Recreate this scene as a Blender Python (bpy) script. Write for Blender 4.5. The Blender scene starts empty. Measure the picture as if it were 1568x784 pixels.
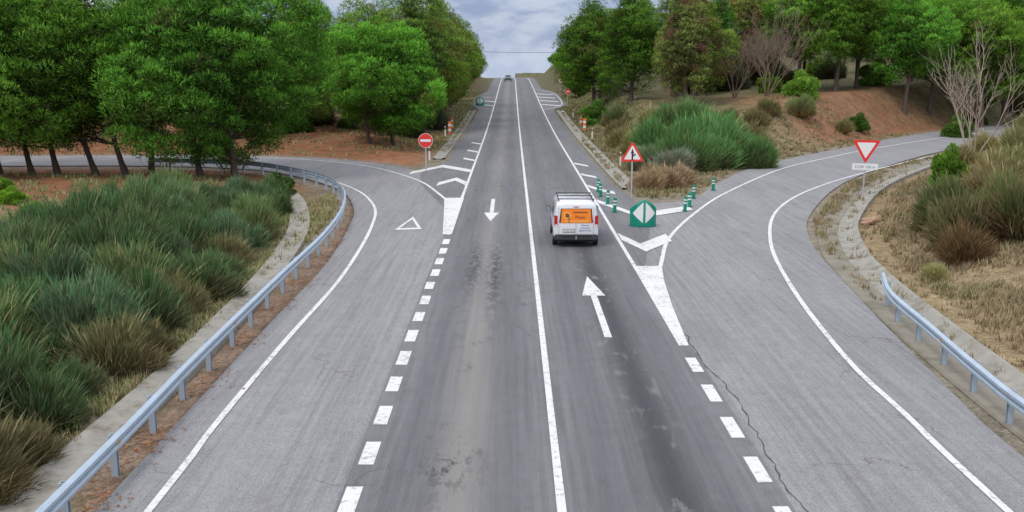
import bpy, bmesh, math, random
import numpy as np
from mathutils import Vector
random.seed(3); rng=np.random.default_rng(7)
scene=bpy.context.scene
coll=scene.collection

# ------------------------------------------------------------------ materials
class NT:
    def __init__(s,mat):
        s.t=mat.node_tree; s.n=s.t.nodes; s.l=s.t.links
    def new(s,ty,**k):
        n=s.n.new(ty)
        for a,b in k.items(): setattr(n,a,b)
        return n
    def put(s,sock,v):
        if isinstance(v,bpy.types.NodeSocket): s.l.new(v,sock)
        elif isinstance(v,(tuple,list)):
            sock.default_value=tuple(v)+((1,) if len(v)==3 and len(sock.default_value)==4 else ())
        else: sock.default_value=v
    def m(s,op,a,b=0.0,clamp=False):
        n=s.new('ShaderNodeMath',operation=op,use_clamp=clamp)
        s.put(n.inputs[0],a); s.put(n.inputs[1],b); return n.outputs[0]
    def mix(s,f,a,b,bt='MIX'):
        n=s.new('ShaderNodeMixRGB',blend_type=bt)
        s.put(n.inputs[0],f); s.put(n.inputs[1],a); s.put(n.inputs[2],b); return n.outputs[0]
    def noise(s,vec,scale,detail=4,rough=.55,dist=0):
        n=s.new('ShaderNodeTexNoise'); s.put(n.inputs['Vector'],vec)
        n.inputs['Scale'].default_value=scale; n.inputs['Detail'].default_value=detail
        n.inputs['Roughness'].default_value=rough; n.inputs['Distortion'].default_value=dist
        return n.outputs['Fac']
    def rng(s,v,a,b,c=0.,d=1.):
        n=s.new('ShaderNodeMapRange',clamp=True,interpolation_type='SMOOTHSTEP'); s.put(n.inputs[0],v)
        for i,q in enumerate((a,b,c,d)): n.inputs[i+1].default_value=q
        return n.outputs[0]
    def scale(s,vec,sc):
        n=s.new('ShaderNodeMapping'); s.put(n.inputs['Vector'],vec); n.inputs['Scale'].default_value=sc
        return n.outputs[0]
    def gauss(s,x,c,w):
        a=s.m('DIVIDE',s.m('SUBTRACT',x,c),w); return s.m('EXPONENT',s.m('MULTIPLY',s.m('MULTIPLY',a,a),-1.0))
def newmat(name):
    m=bpy.data.materials.new(name); m.use_nodes=True
    nt=NT(m); nt.n.clear()
    out=nt.new('ShaderNodeOutputMaterial'); b=nt.new('ShaderNodeBsdfPrincipled')
    nt.l.new(b.outputs[0],out.inputs[0]); return m,nt,b,out
def mat(name,col,rough=.6,metal=0.,var=.12,nscale=6.,dirt=0.,coat=0.):
    m,nt,b,o=newmat(name)
    tc=nt.new('ShaderNodeTexCoord').outputs['Object']
    n=nt.noise(tc,nscale,4)
    lo=tuple(c*(1-var) for c in col); hi=tuple(min(1,c*(1+var)) for c in col)
    c=nt.mix(n,lo,hi)
    if dirt>0:
        d=nt.rng(nt.noise(tc,nscale*.6,5,.7),.45,.7,0,dirt); c=nt.mix(d,c,(.13,.11,.07))
    nt.put(b.inputs['Base Color'],c); b.inputs['Metallic'].default_value=metal
    nt.put(b.inputs['Roughness'],nt.rng(n,.2,.8,max(.02,rough-.08),min(1,rough+.08)))
    b.inputs['Coat Weight'].default_value=coat
    return m
def bump(nt,b,h,st,dist=.02):
    n=nt.new('ShaderNodeBump'); n.inputs['Strength'].default_value=st; n.inputs['Distance'].default_value=dist
    nt.put(n.inputs['Height'],h); nt.l.new(n.outputs[0],b.inputs['Normal'])

def asphalt(name,c1,c2,main):
    m,nt,b,o=newmat(name)
    pos=nt.new('ShaderNodeNewGeometry').outputs['Position']
    sx=nt.new('ShaderNodeSeparateXYZ'); nt.l.new(pos,sx.inputs[0]); X=sx.outputs[0];Y=sx.outputs[1]
    big=nt.noise(nt.scale(pos,(1,.22,1)),.45,4,.6)
    med=nt.noise(pos,2.3,5,.65)
    fine=nt.noise(pos,42,3,.8)
    c=nt.mix(nt.rng(big,.3,.7),c1,c2)
    c=nt.mix(nt.rng(med,.25,.75,0,.4),c,tuple(q*.7 for q in c1))
    streak=nt.noise(nt.scale(pos,(6,.14,1)),1.2,5,.65)
    c=nt.mix(nt.rng(streak,.4,.75,0,.4),c,tuple(q*1.3 for q in c2))
    c=nt.mix(nt.rng(streak,.5,.25,0,.45),c,tuple(q*.6 for q in c1))
    if main:
        light=nt.m('MULTIPLY',nt.gauss(X,-.95,.42),nt.rng(Y,14,60,.55,.25))
        light=nt.m('MULTIPLY',light,nt.rng(med,.2,.7,.6,1))
        c=nt.mix(light,c,(.26,.24,.205))
        for xc in (-1.9,-.05,1.75,3.75):
            c=nt.mix(nt.m('MULTIPLY',nt.gauss(X,xc,.42),.38),c,(.075,.077,.084))
        s1=nt.noise(nt.scale(pos,(1.6,.5,1)),1.6,6,.7,.4)
        st=nt.m('MULTIPLY',nt.gauss(nt.m('ADD',X,nt.m('MULTIPLY',s1,.35)),3.08,.5),nt.rng(Y,32,48,1,.15))
        st=nt.m('MULTIPLY',st,nt.rng(s1,.33,.47))
        c=nt.mix(nt.m('MULTIPLY',st,.9),c,(.045,.045,.05))
        s2=nt.noise(nt.scale(pos,(2,.8,1)),2.3,6,.75)
        for xa,wa,ya,wy,lo in ((-1.4,.28,34,4.2,.44),(-.6,.28,33,5.5,.44),(-1.2,.5,16.3,.9,.5)):
            st=nt.m('MULTIPLY',nt.gauss(X,xa,wa),nt.gauss(Y,ya,wy)); st=nt.m('MULTIPLY',st,nt.rng(s2,lo,lo+.07))
            c=nt.mix(nt.m('MULTIPLY',st,.9),c,(.05,.05,.055))
        sp=nt.rng(nt.noise(nt.scale(pos,(1,.5,1)),1.1,6,.72),.58,.68,0,.5)
        c=nt.mix(sp,c,(.07,.068,.07))
    else:
        c=nt.mix(nt.rng(nt.noise(pos,.9,6,.7),.54,.75,0,.35),c,(.13,.125,.12))
    g=nt.rng(fine,.25,.75,.58,1.42)
    gm=nt.new('ShaderNodeVectorMath',operation='SCALE'); nt.put(gm.inputs[0],c); nt.put(gm.inputs[3],g)
    v=nt.new('ShaderNodeTexVoronoi',feature='DISTANCE_TO_EDGE'); v.inputs['Scale'].default_value=.22
    wob=nt.new('ShaderNodeVectorMath',operation='ADD'); nt.l.new(pos,wob.inputs[0])
    nn=nt.new('ShaderNodeTexNoise'); nn.inputs['Scale'].default_value=1.2; nn.inputs['Detail'].default_value=5
    nt.l.new(pos,nn.inputs['Vector']); sc=nt.new('ShaderNodeVectorMath',operation='SCALE'); nt.l.new(nn.outputs['Color'],sc.inputs[0]); sc.inputs[3].default_value=1.6
    nt.l.new(sc.outputs[0],wob.inputs[1]); nt.l.new(wob.outputs[0],v.inputs['Vector'])
    cr=nt.m('MULTIPLY',nt.rng(v.outputs['Distance'],.0015,.006,1,0),nt.rng(nt.noise(pos,.25,1),.52,.6,0,.5))
    c2_=nt.mix(cr,gm.outputs[0],(.05,.047,.045))
    nt.put(b.inputs['Base Color'],c2_); b.inputs['Roughness'].default_value=.88
    b.inputs['Specular IOR Level'].default_value=.3
    return m
M_main=asphalt('asphalt_main',(.128,.128,.133),(.168,.166,.170),True)
M_ramp=asphalt('asphalt_ramp',(.195,.192,.195),(.24,.236,.239),False)

def paint_mat():
    m,nt,b,o=newmat('road_paint')
    pos=nt.new('ShaderNodeNewGeometry').outputs['Position']
    w=nt.noise(pos,7,6,.75); w2=nt.noise(pos,1.2,3)
    ch=nt.rng(nt.m('ADD',w,nt.m('MULTIPLY',w2,.35)),.68,.82,0,.8)
    c=nt.mix(nt.noise(pos,3,4),(.50,.50,.49),(.68,.68,.66)); c=nt.mix(ch,c,(.22,.22,.22))
    nt.put(b.inputs['Base Color'],c); b.inputs['Roughness'].default_value=.6
    return m
M_paint=paint_mat()
M_conc=mat('concrete',(.27,.255,.22),.9,0,.3,2.5,.75); M_concd=mat('mossy_concrete',(.20,.18,.14),.95,0,.4,1.5,.85)
M_galv=mat('galvanised_steel',(.38,.46,.54),.42,.35,.15,3,.15)
M_pole=mat('grey_pole',(.5,.52,.54),.4,.5,.08)
M_red=mat('sign_red',(.72,.04,.03),.35); M_wht=mat('sign_white',(.74,.74,.72),.4,0,.04)
M_blk=mat('sign_black',(.02,.02,.02),.5)
M_green=mat('green_plastic',(.0,.22,.15),.4,0,.1); M_gd=mat('green_dark',(.0,.15,.11),.4)
M_van=mat('white_car_paint',(.68,.69,.71),.25,0,.03,2,.06,.6)
M_glass=mat('dark_glass',(.02,.025,.03),.08)
M_rub=mat('rubber',(.022,.022,.024),.8); M_org=mat('orange_print',(.88,.23,.015),.5,0,.15,9)
M_orgl=mat('orange_light',(.92,.42,.10),.5); M_blue=mat('blue_print',(.05,.12,.35),.5)
M_brn=mat('brown_print',(.25,.06,.02),.5)
M_tail=mat('tail_light',(.5,.01,.01),.2,0,.1,4,0,.5); M_dark=mat('dark_plastic',(.04,.04,.045),.55)
M_hub=mat('wheel_hub',(.45,.46,.48),.35,.6); M_carb=mat('car_blue_black',(.03,.035,.05),.3,0,.05,2,0,.5)
M_crack=mat('crack_tar',(.045,.042,.04),.9)
M_oran=mat('marker_orange',(.8,.16,.03),.5)

def leafmat(name,cA,cB,cC):
    m,nt,b,o=newmat(name); nt.n.remove(b)
    a=nt.new('ShaderNodeAttribute',attribute_name='tint'); s=nt.new('ShaderNodeSeparateColor'); nt.l.new(a.outputs['Color'],s.inputs[0])
    c=nt.mix(s.outputs[0],cA,cB); c=nt.mix(s.outputs[1],c,cC)
    oi=nt.new('ShaderNodeObjectInfo')
    c=nt.mix(1.0,c,oi.outputs['Color'],'MULTIPLY')
    h=nt.new('ShaderNodeHueSaturation'); nt.put(h.inputs['Color'],c)
    nt.put(h.inputs['Value'],nt.rng(oi.outputs['Random'],0,1,.82,1.18)); nt.put(h.inputs['Hue'],nt.rng(oi.outputs['Random'],0,1,.488,.508))
    d=nt.new('ShaderNodeBsdfDiffuse'); nt.put(d.inputs['Color'],h.outputs[0]); nt.l.new(d.outputs[0],o.inputs[0])
    return m
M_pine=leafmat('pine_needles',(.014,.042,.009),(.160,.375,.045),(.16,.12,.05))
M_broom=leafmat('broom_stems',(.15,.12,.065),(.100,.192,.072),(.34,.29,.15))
M_grass=leafmat('grass_blades',(.25,.19,.11),(.42,.34,.21),(.12,.20,.05))
M_litter=leafmat('leaf_litter',(.20,.08,.04),(.34,.15,.07),(.3,.2,.1))
def barkmat(name,a,bc):
    m,nt,b,o=newmat(name); tc=nt.new('ShaderNodeTexCoord').outputs['Object']
    n=nt.noise(nt.scale(tc,(6,6,1.2)),2.5,4,.7); nt.put(b.inputs['Base Color'],nt.mix(n,a,bc)); b.inputs['Roughness'].default_value=.9
    return m
M_bark=barkmat('pine_bark',(.045,.032,.027),(.13,.095,.075)); M_twig=barkmat('pale_bark',(.26,.20,.16),(.44,.36,.29))

# ------------------------------------------------------------------ mesh helpers
def np_mesh(name,V,F,mats,midx=None,tint=None,smooth=False):
    me=bpy.data.meshes.new(name); V=np.asarray(V,dtype=np.float32); F=np.asarray(F,dtype=np.int32)
    nf,k=F.shape
    me.vertices.add(len(V)); me.vertices.foreach_set('co',V.ravel())
    me.loops.add(nf*k); me.loops.foreach_set('vertex_index',F.ravel())
    me.polygons.add(nf); me.polygons.foreach_set('loop_start',np.arange(0,nf*k,k,dtype=np.int32))
    me.polygons.foreach_set('loop_total',np.full(nf,k,dtype=np.int32))
    for mm in mats: me.materials.append(mm)
    if midx is not None: me.polygons.foreach_set('material_index',np.asarray(midx,dtype=np.int32))
    if tint is not None:
        a=me.color_attributes.new('tint','FLOAT_COLOR','POINT'); c=np.ones((len(V),4),dtype=np.float32); c[:,:tint.shape[1]]=tint
        a.data.foreach_set('color',c.ravel())
    me.update(calc_edges=True); me.validate()
    if smooth: me.polygons.foreach_set('use_smooth',np.ones(len(me.polygons),dtype=bool))
    return me
def obj(name,me,loc=(0,0,0),rot=(0,0,0),sc=(1,1,1),parent=None,color=None):
    o=bpy.data.objects.new(name,me); coll.objects.link(o); o.location=loc; o.rotation_euler=rot
    o.scale=sc if hasattr(sc,'__len__') else (sc,sc,sc)
    if parent: o.parent=parent
    if color: o.color=(*color,1)
    return o
def empty(name,loc=(0,0,0),rot=(0,0,0)):
    o=obj(name,None,loc,rot); o.empty_display_size=.3; return o
def pymesh(name,V,F,mats,midx=None,smooth=False,sharp=None):
    me=bpy.data.meshes.new(name); me.from_pydata([tuple(v) for v in V],[],[tuple(f) for f in F])
    for mm in (mats if isinstance(mats,list) else [mats]): me.materials.append(mm)
    if midx: me.polygons.foreach_set('material_index',midx)
    if smooth: me.polygons.foreach_set('use_smooth',[True]*len(me.polygons))
    me.update()
    if sharp: me.set_sharp_from_angle(angle=math.radians(sharp))
    return me
def box(name,a,b,m,parent=None,bev=0.,loc=(0,0,0)):
    bm=bmesh.new(); bmesh.ops.create_cube(bm,size=1)
    for v in bm.verts: v.co=Vector([(a[i]+b[i])/2+v.co[i]*(b[i]-a[i]) for i in range(3)])
    if bev: bmesh.ops.bevel(bm,geom=bm.edges[:],offset=bev,segments=2,affect='EDGES')
    me=bpy.data.meshes.new(name); bm.to_mesh(me); bm.free(); me.materials.append(m); return obj(name,me,loc,parent=parent)
def cyl(name,r,h,m,parent=None,loc=(0,0,0),rot=(0,0,0),seg=20,bev=0.,r2=None):
    bm=bmesh.new(); bmesh.ops.create_cone(bm,cap_ends=True,segments=seg,radius1=r,radius2=r if r2 is None else r2,depth=h)
    if bev: bmesh.ops.bevel(bm,geom=[e for e in bm.edges if abs(e.verts[0].co.z-e.verts[1].co.z)<1e-5],offset=bev,segments=2,affect='EDGES')
    me=bpy.data.meshes.new(name); bm.to_mesh(me); bm.free(); me.materials.append(m)
    me.polygons.foreach_set('use_smooth',[True]*len(me.polygons)); me.set_sharp_from_angle(angle=math.radians(40))
    return obj(name,me,loc,rot,parent=parent)
def catmull(P,step=1.0):
    P=[np.array(p,float) for p in P]; P=[2*P[0]-P[1]]+P+[2*P[-1]-P[-2]]; out=[]
    for i in range(1,len(P)-2):
        a,b,c,d=P[i-1:i+3]; n=max(1,int(np.linalg.norm(c-b)/step))
        for k in range(n):
            t=k/n; out.append(.5*((2*b)+(-a+c)*t+(2*a-5*b+4*c-d)*t*t+(-a+3*b-3*c+d)*t**3))
    out.append(P[-2]); return np.array(out)
def resample(P,n):
    P=catmull(P,.5); s=np.r_[0,np.cumsum(np.linalg.norm(np.diff(P,axis=0),axis=1))]
    t=np.linspace(0,s[-1],n); return np.c_[np.interp(t,s,P[:,0]),np.interp(t,s,P[:,1])]
def sstep(a,b,x):
    t=np.clip((np.asarray(x,float)-a)/(b-a),0,1); return t*t*(3-2*t)
def zr(y):
    y=np.asarray(y,float); z=3.1*sstep(85,272,y)
    return z-np.where(y>272,.00025*np.minimum(y-272,120)**2+np.maximum(y-392,0)*.06,0)

# ------------------------------------------------------------------ road layout (metres; x across, y along the road)
XL,XC,XR=-2.75,.83,4.5
outR=[(9.7,-10),(9.7,5),(9.7,16.8),(10.05,21),(11.1,29.7),(12.5,38.9),(15.0,46.9),(21.1,59.5),(30,72.5),(39.6,84),(52,96),(75,110)]
inR=[(4,-10),(4,5),(4,16),(4,24),(4,34),(5,44),(7.0,49.5),(9.8,51.5),(13.2,59.5),(18.6,69.8),(31.2,86),(44,101),(66,120)]
outL=[(-6.9,-10),(-6.9,5),(-6.95,20),(-6.95,27),(-6.9,34),(-7.4,42),(-8.2,48.5),(-10.4,56),(-14.8,63),(-19,66.8),(-27,68.8),(-41,68.5),(-90,66)]
inL=[(-2,-10),(-2,5),(-2,25),(-2,36),(-2.2,44),(-2.3,52),(-3.5,60),(-7.4,67),(-10.6,71),(-16.4,75),(-25.6,76.8),(-42,76.2),(-90,74)]
def mL(y): return np.interp(y,[46,58,64,72,140,150,175,190],[-2.95,-5.6,-6.2,-4.9,-4.9,-6.2,-6.2,-4.9])
def mR(y): return np.interp(y,[33,42,50,60,140,150,185,200],[4.72,6.2,6.7,6.1,6.1,8.5,8.5,6.1])
def strip_mesh(name,A,B,m,zoff,cross=8):
    n=len(A); V=[];F=[]
    for i in range(n):
        for j in range(cross+1):
            p=A[i]+(B[i]-A[i])*j/cross; V.append((p[0],p[1],float(zr(p[1]))+zoff))
    for i in range(n-1):
        for j in range(cross):
            a=i*(cross+1)+j; F.append((a,a+1,a+cross+2,a+cross+1))
    return pymesh(name,V,F,m,smooth=True)
def matched(O,I): return resample(O,160),resample(I,160)
OR,IR=matched(outR,inR); OL,IL=matched(outL,inL)
obj('exit_ramp_road',strip_mesh('r',IR,OR,M_ramp,-.010))
obj('entry_ramp_road',strip_mesh('l',OL,IL,M_ramp,-.010))
ys=np.r_[np.arange(-10,300,2.),np.arange(300,420,10)]
obj('main_road',strip_mesh('m',np.c_[mL(ys),ys],np.c_[mR(ys),ys],M_main,0.,6))

# ------------------------------------------------------------------ terrain
cen=[];
for O,I in ((OR,IR),(OL,IL)):
    for o_,i_ in zip(O,I): cen.append((*( (o_+i_)/2),np.linalg.norm(o_-i_)/2*.97))
cen=np.array(cen)
def paved(x,y):
    x=np.asarray(x,float).ravel(); y=np.asarray(y,float).ravel()
    d=np.maximum(mL(y)-x,x-mR(y)); d=np.where(y>420,60,d)
    for cx,cy,hw in cen:
        d=np.minimum(d,np.hypot(x-cx,y-cy)-hw)
    return d
def wob(x,y,s,ph=0):
    return (np.sin(x*s+1.3+ph)*np.cos(y*s*1.13+.7+ph)+.5*np.sin(x*s*2.3+y*s*1.7+ph)+.25*np.sin(x*s*5.1-y*s*4.3+ph))/1.75
def height(x,y,d=None):
    x=np.asarray(x,float).ravel(); y=np.asarray(y,float).ravel()
    if d is None: d=paved(x,y)
    p=sstep(2.6,9,d)
    R=.9+2.3*sstep(60,105,y)+.05*np.clip(x-20,0,80)+1.6*sstep(110,200,y)
    near=sstep(10,20,x)*sstep(75,50,y); R=R+near*.6
    L=.45+.6*sstep(80,130,y)+.9*sstep(-60,-140,x)
    t=np.where(x>1,R,L)+.35*wob(x,y,.22)+.12*wob(x,y,.9,2)
    hill=52*np.exp(-(((x-260)/120)**2+((y-420)/170)**2))+22*np.exp(-(((x-150)/80)**2+((y-330)/100)**2))+26*np.exp(-(((x+260)/120)**2+((y-420)/170)**2))
    return zr(y)-.07+p*t+hill*sstep(6,40,d)+.02*wob(x,y,2.2)*sstep(.2,2,d)
def gz(x,y): return float(height([x],[y])[0])
xs=np.r_[np.linspace(-3000,-130,18),np.linspace(-115,-46,36),np.arange(-45,65,.5),np.linspace(66,130,34),np.linspace(140,400,30),np.linspace(450,3000,14)]
yy=np.r_[[-400,-150,-60,-25],np.arange(-10,112,.6),np.linspace(113,300,95),np.linspace(310,700,30),np.linspace(800,4000,12)]
GX,GY=np.meshgrid(xs,yy); gx=GX.ravel(); gy=GY.ravel(); D=paved(gx,gy); gzv=height(gx,gy,D)
nx,ny=len(xs),len(yy); ii=np.arange(nx*ny).reshape(ny,nx)
F=np.stack([ii[:-1,:-1].ravel(),ii[:-1,1:].ravel(),ii[1:,1:].ravel(),ii[1:,:-1].ravel()],1)
def L3(a,b,f): return a*(1-f[:,None])+b*f[:,None]
C=np.tile(np.array([.18,.145,.08]),(len(gx),1)); n1=wob(gx,gy,.5,4); n2=wob(gx,gy,1.3,1)
A_=lambda *c: np.array(c)
C=L3(C,A_(.11,.125,.05),sstep(-.3,.6,n1)*.6)
redL=sstep(-6,-9,gx)*sstep(52,60,gy)*sstep(130,105,gy)+sstep(-19,-24,gx)*sstep(36,42,gy)*sstep(62,56,gy)
C=L3(C,A_(.25,.10,.05),np.clip(redL,0,1)*(.8+.2*n2))
redR=sstep(20,28,gx)*sstep(80,92,gy)*sstep(116,106,gy); C=L3(C,A_(.26,.12,.065),redR*(.75+.25*n1))
C=L3(C,A_(.28,.13,.07),sstep(-5,-8,gx)*sstep(-12,-9,gx)*sstep(40,50,gy)*0.8)
straw=sstep(9,11,gx)*sstep(66,50,gy); C=L3(C,A_(.33,.245,.14),straw*(.8+.2*n1))
bankR=sstep(14,18,gx)*sstep(34,44,gy)*sstep(92,70,gy); C=L3(C,A_(.23,.155,.09),bankR*(.6+.3*n2))
isl=sstep(6,8,gx)*sstep(48,52,gy)*sstep(95,80,gy)*sstep(34,26,gx)*(1-straw); C=L3(C,A_(.25,.19,.115),isl*.8)
gl=sstep(-7.5,-8.5,gx)*sstep(50,40,gy); C=L3(C,A_(.28,.22,.14),gl*.8); C=L3(C,A_(.11,.15,.045),gl*sstep(0,.5,n1)*.8)
C=L3(C,A_(.22,.195,.16),sstep(2.2,.6,D)*.75)
C=L3(C,A_(.23,.155,.11),sstep(-6.5,-7,gx)*sstep(-8.3,-7.8,gx)*sstep(60,50,gy)*.8)
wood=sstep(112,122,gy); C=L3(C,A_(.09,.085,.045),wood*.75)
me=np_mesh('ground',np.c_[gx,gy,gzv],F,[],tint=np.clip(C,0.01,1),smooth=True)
m,nt,b,o=newmat('ground_soil')
a=nt.new('ShaderNodeAttribute',attribute_name='tint'); pos=nt.new('ShaderNodeNewGeometry').outputs['Position']
f1=nt.noise(pos,1.1,6,.7); f2=nt.noise(pos,9,5,.8)
v=nt.new('ShaderNodeVectorMath',operation='SCALE'); nt.put(v.inputs[0],a.outputs['Color'])
nt.put(v.inputs[3],nt.m('MULTIPLY',nt.rng(f1,.25,.75,.65,1.35),nt.rng(f2,.25,.75,.5,1.5)))
c=nt.mix(nt.rng(nt.noise(pos,.7,5,.7),.54,.7,0,.45),v.outputs[0],(.10,.12,.04))
c=nt.mix(nt.rng(nt.noise(pos,14,2,.6),.66,.72,0,.6),c,(.34,.31,.27))
nt.put(b.inputs['Base Color'],c); b.inputs['Roughness'].default_value=.95; b.inputs['Specular IOR Level'].default_value=.1
bump(nt,b,f2,.9,.08)
me.materials.append(m); obj('ground',me)

# ------------------------------------------------------------------ markings
MV=[];MF=[]
def add_quadstrip(A,B,z):
    s=len(MV)
    for p,q in zip(A,B):
        MV.append((p[0],p[1],float(zr(p[1]))+z)); MV.append((q[0],q[1],float(zr(q[1]))+z))
    for i in range(len(A)-1):
        MF.append((s+2*i,s+2*i+1,s+2*i+3,s+2*i+2))
def normals(P):
    T=np.gradient(P,axis=0); T/=np.linalg.norm(T,axis=1)[:,None]+1e-9; return np.c_[T[:,1],-T[:,0]]
def line(P,w,z=.006,step=1.):
    P=catmull(P,step); N=normals(P); wv=w*(1+rng.normal(0,.035,len(P)))[:,None]; add_quadstrip(P-N*wv/2,P+N*wv/2,z)
def poly(P,z):
    s=len(MV)
    for p in P: MV.append((p[0],p[1],float(zr(p[1]))+z))
    MF.append(tuple(range(s,s+len(P))))
line([(XC,-5),(XC,100),(XC,270),(XC,330)],.15,step=3)
line([(XL-.02,40.5),(XL-.02,150),(XL,330)],.15,step=3)
line([(XR,34),(XR,150),(XR,330)],.15,step=3)
for k in range(-4,13):
    y=15.0+1.99*k; j=random.uniform(-.03,.03); l=random.uniform(.5,.58); poly([(XL-.14+j,y-l),(XL+.15+j,y-l),(XL+.15+j,y+l),(XL-.14+j,y+l)],.006)
for k in range(0,12):
    y=22.4-2.05*k; poly([(XR-.13,y-.56),(XR+.14,y-.56),(XR+.14,y+.56),(XR-.13,y+.56)],.006)
line([(8.2,-5),(8.25,14.5),(8.35,19),(8.45,23),(9.3,30.6),(10.8,38.9),(13.4,47.4),(17.6,55.5),(24.5,65),(35,77.5),(46,88.5),(70,104)],.15)
line([(5.44,33.95),(6.67,39.6),(8.99,46.3),(12.4,54.3),(18.9,66.5),(25.1,75),(31.9,83.3),(45.5,97.5),(67,116)],.16)
line([(-6.05,-5),(-6.05,14.5),(-6.12,18.4),(-6.08,24.6),(-5.95,32.6),(-6.4,42.5),(-7.3,49.4),(-9.7,56.6),(-14.3,64),(-19.3,68),(-27.3,69.9),(-41,69.6),(-90,67)],.14)
line([(-3.65,51.5),(-4.25,54),(-5.6,59),(-7.8,64),(-10.9,69),(-16.6,73.6),(-25.6,75.6),(-42,75.1),(-90,73)],.16)
poly([(-3.02,40.6),(-2.62,40.6),(-2.65,52),(-3.75,52),(-3.35,46)],.010)
poly([(4.40,24),(4.66,24),(4.92,28.2),(5.2,31.5),(5.5,34),(4.43,34)],.010)
def chev(l,a,r,t,z=.014):
    poly([l,(l[0],l[1]+t),(a[0],a[1]+t),a],z); poly([a,(a[0],a[1]+t),(r[0],r[1]+t),r],z)
chev((4.62,39.2),(5.3,36.7),(6.7,39.0),1.7)
chev((4.6,50.0),(6.2,45.0),(9.2,47.6),1.4); chev((4.6,56.5),(5.2,54.5),(5.9,53.4),1.3)
for y in (61,68): poly([(4.62,y+1.8),(5.5,y),(5.5,y+1.1),(4.62,y+2.9)],.014)
chev((-4.6,57.2),(-3.6,59.8),(-2.85,57.5),1.7); chev((-6.9,63.2),(-5,67.6),(-2.85,64.5),1.7)
for y in (72,79,87): poly([(-3.8,y+1.6),(-2.86,y),(-2.86,y+1.1),(-3.8,y+2.7)],.014)
for i in range(4):
    y=148+i*10; poly([(4.65,y+3),(7.6,y),(7.6,y+1.4),(4.65,y+4.4)],.014)
    if i<2: poly([(-5.4,y+3),(-2.9,y),(-2.9,y+1.4),(-5.4,y+4.4)],.014)
line([(4.62,140),(7.9,152),(7.9,184),(4.62,200)],.12,.01,3)
def arrow(x,y0,y1,hl,sgn,sw=.1,hw=.37):
    if sgn>0: poly([(x-sw,y0),(x+sw,y0),(x+sw,y1-hl),(x-sw,y1-hl)],.006); poly([(x-hw,y1-hl),(x+hw,y1-hl),(x,y1)],.006)
    else: poly([(x-sw,y0+hl),(x+sw,y0+hl),(x+sw,y1),(x-sw,y1)],.006); poly([(x,y0),(x+hw,y0+hl),(x-hw,y0+hl)],.006)
arrow(2.62,24.8,32.3,2.8,1); arrow(-1.02,44.1,51.6,2.6,-1)
T=[(-5.25,41.7),(-4.05,41.9),(-4.8,45.5)]; cT=np.mean(T,axis=0)
Ti=[tuple(cT+(np.array(p)-cT)*.66) for p in T]
for i in range(3): j=(i+1)%3; poly([T[i],T[j],Ti[j],Ti[i]],.006)
obj('road_markings',pymesh('marks',MV,MF,M_paint))
CV=[];CF=[]
P=[(4.72,25.5)]; x=4.72;y=25.5
while y>11: y-=.22; x+=random.uniform(-.055,.055)+(4.80-x)*.08; P.append((x,y))
for i,(x,y) in enumerate(P):
    w=random.uniform(.004,.017); CV+=[(x-w,y,.0035),(x+w,y,.0035)]
CF=[(2*i,2*i+1,2*i+3,2*i+2) for i in range(len(P)-1)]
obj('road_crack',pymesh('crack',CV,CF,M_crack))

# ------------------------------------------------------------------ sweeps: gutters, guardrails
def sweep(name,path,prof,m,zf=None,step=1.,smooth=True):
    P=catmull(path,step); N=normals(P); V=[];F=[];k=len(prof)
    for p,n in zip(P,N):
        for u,z in prof:
            q=p+n*u; V.append((q[0],q[1],float(zr(p[1]))+z))
    for i in range(len(P)-1):
        for j in range(k-1): a=i*k+j; F.append((a,a+1,a+k+1,a+k))
    return obj(name,pymesh(name,V,F,m,smooth=smooth,sharp=35))
gp=[(-.48,-.12),(-.48,.035),(-.38,.04),(-.12,-.03),(.12,-.03),(.38,.07),(.46,.08),(.48,-.12)]
gutL=[(-8.25,-8),(-8.2,14),(-8.15,23),(-8.6,33),(-9.6,42),(-11.2,49),(-12.8,54)]
sweep('concrete_gutter',gutL,gp,M_conc)
gutR=[(11.4,-8),(11.4,12),(11.6,20.9),(12.65,31.6),(13.9,38),(16.3,45),(22.3,57),(31.3,70),(41,81.5),(53,93)]
sweep('concrete_gutter',gutR,[(-.42,-.04),(-.28,-.035),(0,-.045),(.22,.02),(.34,.12),(.44,.13),(.46,-.1)],M_conc)
sweep('concrete_apron',gutR,[(-1.3,-.05),(-1.25,.0),(-.43,-.034)],M_concd)
sweep('concrete_gutter',[(7.05,56),(6.95,62),(6.9,80),(6.9,138)],[(-.5,-.1),(-.5,.05),(-.4,.05),(-.1,-.03),(.1,-.03),(.4,.12),(.5,.12),(.5,-.1)],M_conc)
sweep('concrete_gutter',[(-5.7,74),(-5.7,100),(-5.7,138)],gp,M_conc)
wp=[(-.01,.755),(.01,.75),(.075,.71),(.08,.655),(.01,.615),(.01,.585),(.08,.545),(.075,.49),(.01,.45),(-.01,.445)]
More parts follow.
